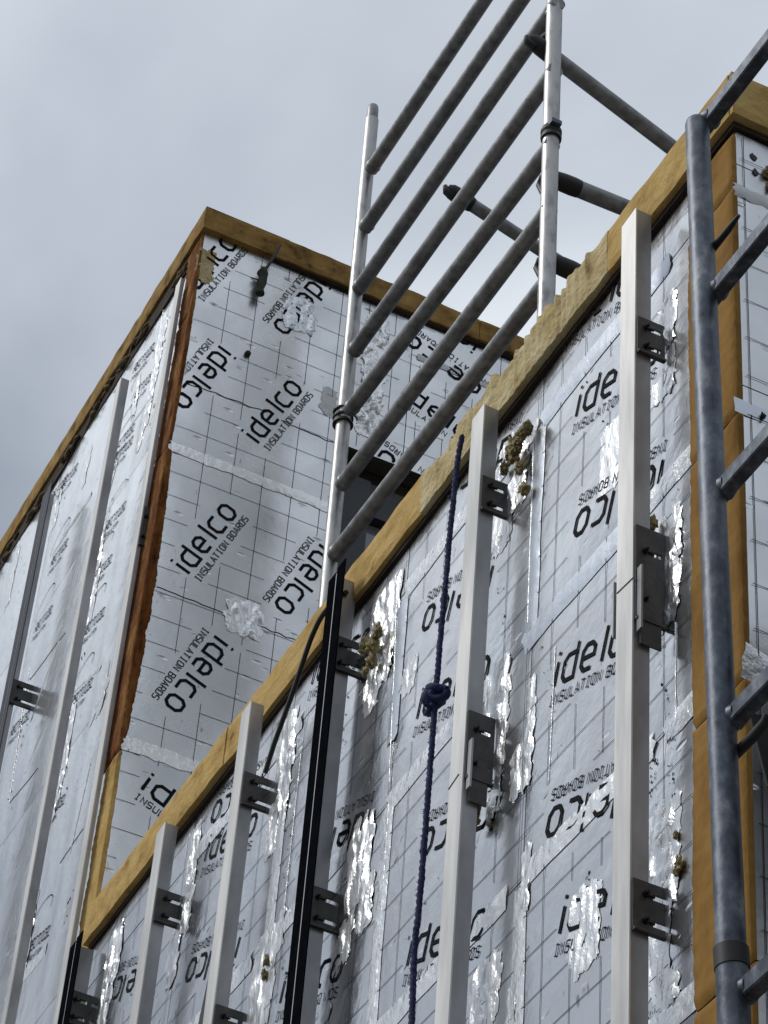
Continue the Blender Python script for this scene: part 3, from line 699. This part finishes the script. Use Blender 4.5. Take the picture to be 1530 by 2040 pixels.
# ================================================================== RAILS AND BRACKETS
XF = D-.065
def bracket(parent, y, z0, z1, x0, x1, clip=False, tilt=0.0):
    b = MB(); th = .004; H = z1-z0; Lx = x1-x0
    n = 2; sx0, sx1 = x0+Lx*.50, x0+Lx*.86
    cuts = [z0+H*.22, z0+H*.74]; sh = .0058
    zs = [z0]+[q for c in cuts for q in (c-sh, c+sh)]+[z1]
    for i in range(len(zs)-1):
        if i % 2 == 0: b.box((x0, y-th, zs[i]), (x1, y, zs[i+1]))
        else:
            b.box((x0, y-th, zs[i]), (sx0, y, zs[i+1])); b.box((sx1, y-th, zs[i]), (x1, y, zs[i+1]))
    b.box((x0, y-th-.006, z0-.002), (x1, y-.0001, z0+.003))
    p = b.build('bracket', M_BRKT, parent)
    for c in cuts:
        s = MB(); xx = x0+Lx*.30
        s.path([(xx, y-th, c), (xx, y-th-.005, c)], .006, 6, smooth=False); s.path([(xx, y-th-.004, c), (xx, y-th-.012, c)], .003, 8)
        s.bar((xx-.003, y-th-.001, c+.001), (xx+.017, y-th-.001, c-.001), .0045, .003, (0, 0, 1)); s.build('screw', M_SCREW, p)
    if clip:
        s = MB(); s.box((x0+.002, y-.020, z0-.03), (x0+.006, y-th-.001, z0+H*.52)); s.build('splice_clip', M_ALUG, p)
        s = MB(); s.box((x0+.008, y-th-.004, z0-.055), (x1-.012, y-th-.0005, z0+H*.5)); s.build('splice_plate', M_BRKT, p)
def rail(pt_top, bottom, label, brs, kind='L', wf=.056, depth=.035, lean=0.0, xf=XF, ztop=None):
    p = onX(pt_top[0], pt_top[1], xf); y = p.y; zt = ztop or p.z
    r = thing('facade_rail', (xf, y, bottom), label, 'metal rail', 'vertical cladding rails on the two foil faces')
    if kind == 'L':
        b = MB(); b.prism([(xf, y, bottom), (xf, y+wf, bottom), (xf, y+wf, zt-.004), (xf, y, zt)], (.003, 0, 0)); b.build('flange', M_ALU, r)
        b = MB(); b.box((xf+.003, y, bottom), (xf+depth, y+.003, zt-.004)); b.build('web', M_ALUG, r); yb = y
    else:
        c = y+.045; m = M_BLACK if kind == 'T' else M_NAVY
        b = MB(); b.box((xf, y, bottom), (xf+.003, y+.042, zt)); b.box((xf, y+.049, bottom), (xf+.003, y+.088, zt-.006)); b.build('flange', m, r)
        b = MB(); b.box((xf+.001, y+.0425, bottom), (xf+.0035, y+.0485, zt-.012)); b.build('joint_line', M_LINE, r)
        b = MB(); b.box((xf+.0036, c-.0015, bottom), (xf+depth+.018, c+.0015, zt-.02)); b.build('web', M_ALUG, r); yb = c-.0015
    for q in brs:
        # q: pixel of upper left corner, pixel of lower left corner on the rail, reach (m), clip
        a = onY(q[0][0], q[0][1], yb-.004); c = onY(q[1][0], q[1][1], yb-.004)
        bracket(r, yb, c.z, a.z, xf+.004, xf+q[2], clip=q[3] if len(q) > 3 else False)
    return r
rail((1267, 413), 2.9, 'tall pale aluminium rail nearest the dark scaffold standard, with three brackets on its right', [((1266, 626), (1266, 697), .064), ((1264, 1042), (1262, 1230), .066, True), ((1258, 1746), (1257, 1848), .078)])
rail((965, 803), 2.9, 'pale aluminium rail just right of the blue rope, with a clip plate halfway down', [((953, 942), (950, 1010), .064), ((923, 1409), (919, 1545), .062, True)])
for rr, a_, c_ in ((bpy.data.objects['facade_rail'], (1229, 1182), (1262, 1150)), (bpy.data.objects['facade_rail.001'], (893, 1573), (914, 1542))):
    b = MB(); b.path([onX(*a_, XF-.0006), onX(*c_, XF-.0006)], .0011, 5); b.build('cut_line', M_SCREW, rr)
c_ = onX(1226, 1160, D-.035); b = MB(); b.box((D-.038, c_.y, c_.z-.13), (D-.028, c_.y+.004, c_.z)); b.build('splice_plate', M_ALUG, bpy.data.objects['facade_rail'])
rail((688, 1112), 2.9, 'black-faced rail with a pale centre line below the foot of the scaffold ladder', [((702, 1276), (696, 1343), .080), ((647, 1771), (640, 1850), .092)], kind='T')
rail((501, 1394), 2.9, 'pale aluminium rail at whose upper bracket the black cable ends', [((489, 1536), (484, 1602), .075), ((433, 2000), (425, 2080), .07)])
rail((330, 1636), 2.9, 'short pale aluminium rail between the cable rail and the black bottom left rail', [((302, 1764), (294, 1829), .078)])
rail((165, 1853), 2.9, 'black-faced rail at the bottom left where the two yellow foam edges meet', [((150, 1973), (143, 2040), .065)], kind='T')
rail((361, 552), 5.0, 'pale rail on the left block right beside the rusty foam edge', [((300, 1012), (292, 1090), .03)], wf=.044, depth=.014, xf=D-.03)
rail((242, 750), 5.0, 'grey rail in the middle of the left block face', [], wf=.036, depth=.030, xf=D-.085)
rail((104, 958), 5.0, 'dark navy rail near the left border of the photograph', [((28, 1352), (22, 1400), .098)], kind='N', depth=.012, xf=D-.085)

# ================================================================== ROOF SCAFFOLD LADDER
XP = 2.42
sc = thing('scaffold_tower_frame', onX(1087, 644, XP)-Vector((0, 0, 1.6)), 'silver aluminium scaffold ladder frame with seven grey rungs standing on the low roof', 'scaffold')
def P(x, y, X=XP): return onX(x, y, X)
R1 = .0235
def extend(a, b, t): return a+(b-a)*t
pt, pb = P(741, 240), P(656, 1138)
b = MB(); b.path([pt, extend(pt, pb, 1.6)], R1, 24); b.build('standard', M_POST, sc)
b = MB(); d = (pt-pb).normalized(); b.path([pt+d*.002, pt+d*.012, pt+d*.055, pt+d*.075, pt+d*.080], 0, 20, rad=[.020, .020, .020, .018, .011]); b.build('spigot', M_TUBE, sc)
mt, mb = P(1105, 0), P(1087, 644)
b = MB(); b.path([extend(mt, mb, -.6), extend(mt, mb, 2.6)], R1+.0005, 24); b.build('standard', M_POST, sc)
def ringat(p, d, r, h, m=M_RUBBER, name='collar', tilt=None):
    b = MB(); d = (tilt or d).normalized()
    b.path([p-d*h, p-d*h*.6, p-d*h*.55, p-d*.1*h, p, p+d*.5*h, p+d*.55*h, p+d*h], 0, 24, rad=[r, r+.001, r-.002, r-.002, r+.001, r+.001, r-.003, r-.003]); return b.build(name, m, sc)
dm = (mt-mb).normalized()
ringat(P(1098, 268), dm, R1+.006, .024)
b = MB(); c = P(1106, 250); b.box(c-Vector((.02, .018, .008)), c+Vector((.012, .014, .008))); b.build('collar_latch', M_GALV, sc)
dl = (pt-pb).normalized()
ringat(P(683, 836), dl, R1+.007, .022); 
for y_ in (0, 1, 2):
    c = extend(P(683, 846), P(684, 822), y_/2); bb = MB(); bb.path([c-dl*.003, c+dl*.003], R1+.010, 20); bb.build('collar_rib', M_RUBBER, sc)
for (x0, y0, x1, y1) in ((739, 338, 965, 0), (727, 455, 1039, 0), (714, 577, 1085, 43), (705, 701, 1083, 172), (697, 818, 1077, 318), (681, 967, 1073, 446), (666, 1107, 1068, 590)):
    a, c = P(x0, y0), P(x1, y1)
    # all rungs run from standard to standard
    dy = a.y; q = extend(a, c, 1.0)
    k = (mb.y-a.y)/(c.y-a.y); q = extend(a, c, k)
    b = MB(); b.path([a, q], .0240, 24); b.build('rung', M_TUBE, sc)
    wl = MB(); dd = (q-a).normalized(); wl.path([a+dd*.018, a+dd*.024, a+dd*.028], 0, 18, rad=[.0265, .026, .024]); wl.build('weld', M_TUBE, sc)
# marks on the main post
for (x, y) in ((1102, 30), (1088.3, 572)):
    c = P(x, y); bb = MB(); bb.path([c-dm*.003, c+dm*.003], R1+.001, 24); bb.build('punch_ring', M_POST, sc)
# cross tubes going back over the roof
def tube(a, c, Y, r, hooks=True, name='brace_tube', ext=1.0):
    p, q = onY(a[0], a[1], Y), onY(c[0], c[1], Y); q = extend(p, q, ext)
    b = MB(); b.path([p, q], r, 20); b.build(name, M_TUBE, sc)
    if hooks:
        d = (q-p).normalized(); h = MB(); h.path([p-d*.045, p-d*.03, p+d*.0, p+d*.03, p+d*.05], 0, 16, rad=[.015, .024, .027, .0275, r+.001]); h.build('brace_hook', M_RUBBER, sc)
        h = MB(); h.path([p+Vector((-.05, .0, .022)), p+Vector((-.045, .0, .0)), p+Vector((-.02, .0, -.008))], .016, 10, rad=[.007, .013, .017]); h.build('hook_lever', M_RUBBER, sc)
YM = mb.y+.0
tube((1078, 95), (1350, 303), P(1100, 110).y+.03, .024, ext=1.6)
tube((1122, 364), (1260, 420), P(1095, 362).y+.03, .025, ext=2)
tube((1120, 531), (1170, 553), P(1090, 530).y+.03, .025, ext=3)
tube((915, 392), (1165, 555), P(915, 392).y+.02, .021, ext=1.5)
for (x, y) in ((1075, 365), (1070, 530), (1078, 85)):
    h = MB(); h.path([P(x+18, y-22), P(x+5, y-12), P(x, y+4), P(x+6, y+18), P(x+18, y+24)], .010, 12, rad=[.008, .0095, .011, .0095, .008]); h.build('hook_lever', M_RUBBER, sc)

# ================================================================== NEAR SCAFFOLD FRAME (right)
YS = 2.90
ns = thing('near_scaffold_frame', (1.88, YS, 0), 'dark grey galvanised scaffold upright with square rungs close to the camera at right', 'scaffold')
def Q(x, y, Y=YS): return onY(x, y, Y)
a, c = Q(1389, 250), Q(1459, 1950)
rs = .0222
b = MB(); d = (a-c).normalized()
b.path([extend(a, c, 2.2), extend(a, c, .985+.0)], rs+.0015, 28); b.build('standard', M_GALV, ns)
b = MB(); b.path([extend(a, c, .997), a, a+d*.008, a+d*.013, a+d*.0155], 0, 28, rad=[rs, rs, rs*.93, rs*.7, rs*.3]); b.build('standard', M_GALV, ns)
b = MB(); e0, e1 = Q(1456, 1892), Q(1459, 1932); b.path([e0, e1], rs+.0035, 28); b.build('sleeve', M_RUBBER, ns)
for (x0, y0, sl) in ((1405, 250, 1), (1420, 590, 1), (1433, 985, 1), (1452, 1440, 1), (1475, 1985, 1)):
    p = Q(x0, y0, YS); q = p+Vector((0, -1.25, 0))
    b = MB(); b.bar(p+Vector((0, .004, 0)), q, .026, .033, (0, 0, 1)); b.build('rung', M_GALV, ns)
    w_ = MB(); w_.path([p+Vector((0, -.012, 0)), p+Vector((0, -.022, 0)), p+Vector((0, -.03, 0))], 0, 12, rad=[.021, .020, .016]); w_.build('weld', M_GALV, ns)
b = MB(); p = Q(1415, 502); b.path([p, p+Vector((0, -.06, .0)), p+Vector((0, -.095, .003))], .006, 8, rad=[.0075, .0065, .0035]); b.build('stub', M_RUBBER, ns)
b = MB(); p = Q(1465, 1503); b.path([p, p+Vector((0, -.05, 0)), p+Vector((0, -.085, .004)), p+Vector((0, -.092, .012))], .0085, 10); b.build('stub', M_RUBBER, ns)
b = MB(); b.path([extend(a, c, 2.2)+Vector((0, -1.25, 0)), a+Vector((0, -1.25, .1))], rs, 20); b.build('standard', M_GALV, ns)
b = MB(); b.bar(Q(1508, 1425, 2.92), Q(1545, 1570, 2.92), .03, .006, (0, 1, 0)); b.build('strap', M_RUBBER, ns)
# unseen deck added past the right border to darken the end face reflection
zd = Q(1433, 985).z+.02
dk = thing('unseen_deck', (3.0, 2.4, zd), 'unseen dark plank deck added beyond the right border for its dark reflection', 'platform')
for k in range(4):
    b = MB(); b.box((2.02, 1.88+k*.235, zd), (4.2, 1.88+k*.235+.225, zd+.038)); b.build('plank', M_SHADEBROWN, dk)

# ================================================================== ROPE AND CABLES
def hang(name, pxs, X, r, m, label, cat, twist=False, zig=.0015):
    pts = []
    raw = [onX(x, y, X) for x, y in pxs]
    for i in range(len(raw)-1):
        n = max(4, int((raw[i]-raw[i+1]).length/.006))
        for k in range(n):
            pts.append(raw[i].lerp(raw[i+1], k/n))
    pts.append(raw[-1])
    # smooth
    for _ in range(10): pts = [pts[0]]+[(pts[i-1]+pts[i]*2+pts[i+1])/4 for i in range(1, len(pts)-1)]+[pts[-1]]
    t = thing(name, raw[0], label, cat); b = MB()
    if twist:
        for s in range(3):
            q = []
            for i, p in enumerate(pts):
                a = i*.006*2*math.pi/.045+s*2*math.pi/3
                q.append(p+Vector((math.cos(a), math.sin(a), 0))*r*.5+Vector((noise.noise(Vector((i*.2, s, 1))), noise.noise(Vector((i*.2, s, 5))), 0))*zig)
            b.path(q, r*.56, 8)
    else: b.path(pts, r, 12)
    return t, b
t, b = hang('rope', [(921, 868), (913, 905), (908, 945), (903, 1000), (896, 1060), (889, 1147), (878, 1261), (870, 1359), (861, 1474), (853, 1577), (841, 1734), (832, 1830), (825, 1891), (820, 2040), (816, 2110)], D-.045, .0066, M_ROPE,
            'navy blue twisted rope hanging down the foil wall from the ragged foam edge', 'rope', True)
b.build('rope_strands', M_ROPE, t)
rnd = random.Random(4)
b = MB()
for i in range(160):
    y = rnd.uniform(900, 2040)
    P0 = [(921, 868), (908, 945), (889, 1147), (870, 1359), (853, 1577), (825, 1891), (820, 2040)]
    for k in range(len(P0)-1):
        if P0[k][1] <= y <= P0[k+1][1]: x = P0[k][0]+(P0[k+1][0]-P0[k][0])*(y-P0[k][1])/(P0[k+1][1]-P0[k][1]); break
    p = onX(x, y, D-.045); v = Vector((rnd.uniform(-1, .2), rnd.uniform(-1, 1), rnd.uniform(-.6, .6))).normalized()
    b.path([p+v*.004, p+v*.010], .0006, 3)
b.build('frayed_fibres', M_ROPE, t)
kn = onX(869, 1385, D-.045); b = MB()
for (o, r_, ax) in (((0, 0, .012), .017, 0), ((-.004, .006, -.006), .018, 1), ((0, -.010, -.004), .014, 2), ((.0, .014, -.020), .010, 3)):
    pts = []
    for k in range(15):
        a_ = k/14*2*math.pi*.95+ax
        v = Vector((math.cos(a_)*.7, math.sin(a_), 0)); v.rotate(Matrix.Rotation(.5+ax*.9, 3, 'X')); v.rotate(Matrix.Rotation(ax*.7, 3, 'Y'))
        pts.append(kn+Vector(o)+v*r_)
    b.path([kn+(p-kn)*1.2 for p in pts], .0095, 8)
b.build('knot', M_ROPE, t)
t, b = hang('cable', [(690, 1180), (668, 1198), (652, 1212), (636, 1235), (618, 1275), (603, 1320), (585, 1375), (565, 1430), (545, 1485), (528, 1540)], D-.04, .0062, M_RUBBER, 'thin black cable bent over the foam edge beside the scaffold ladder foot', 'cable')
b.build('cable_sheath', M_RUBBER, t)
t = thing('black_strip', onX(410, 1960, D-.02), 'tapering black strip hanging between two pale rails at the bottom', 'strip')
b = MB(); b.prism([onX(430, 1888, D-.02), onX(424, 1930, D-.02), onX(409, 2090, D-.02), onX(384, 2090, D-.02), onX(412, 1960, D-.02)], (.003, 0, 0)); b.build('strip_body', M_RUBBER, t)
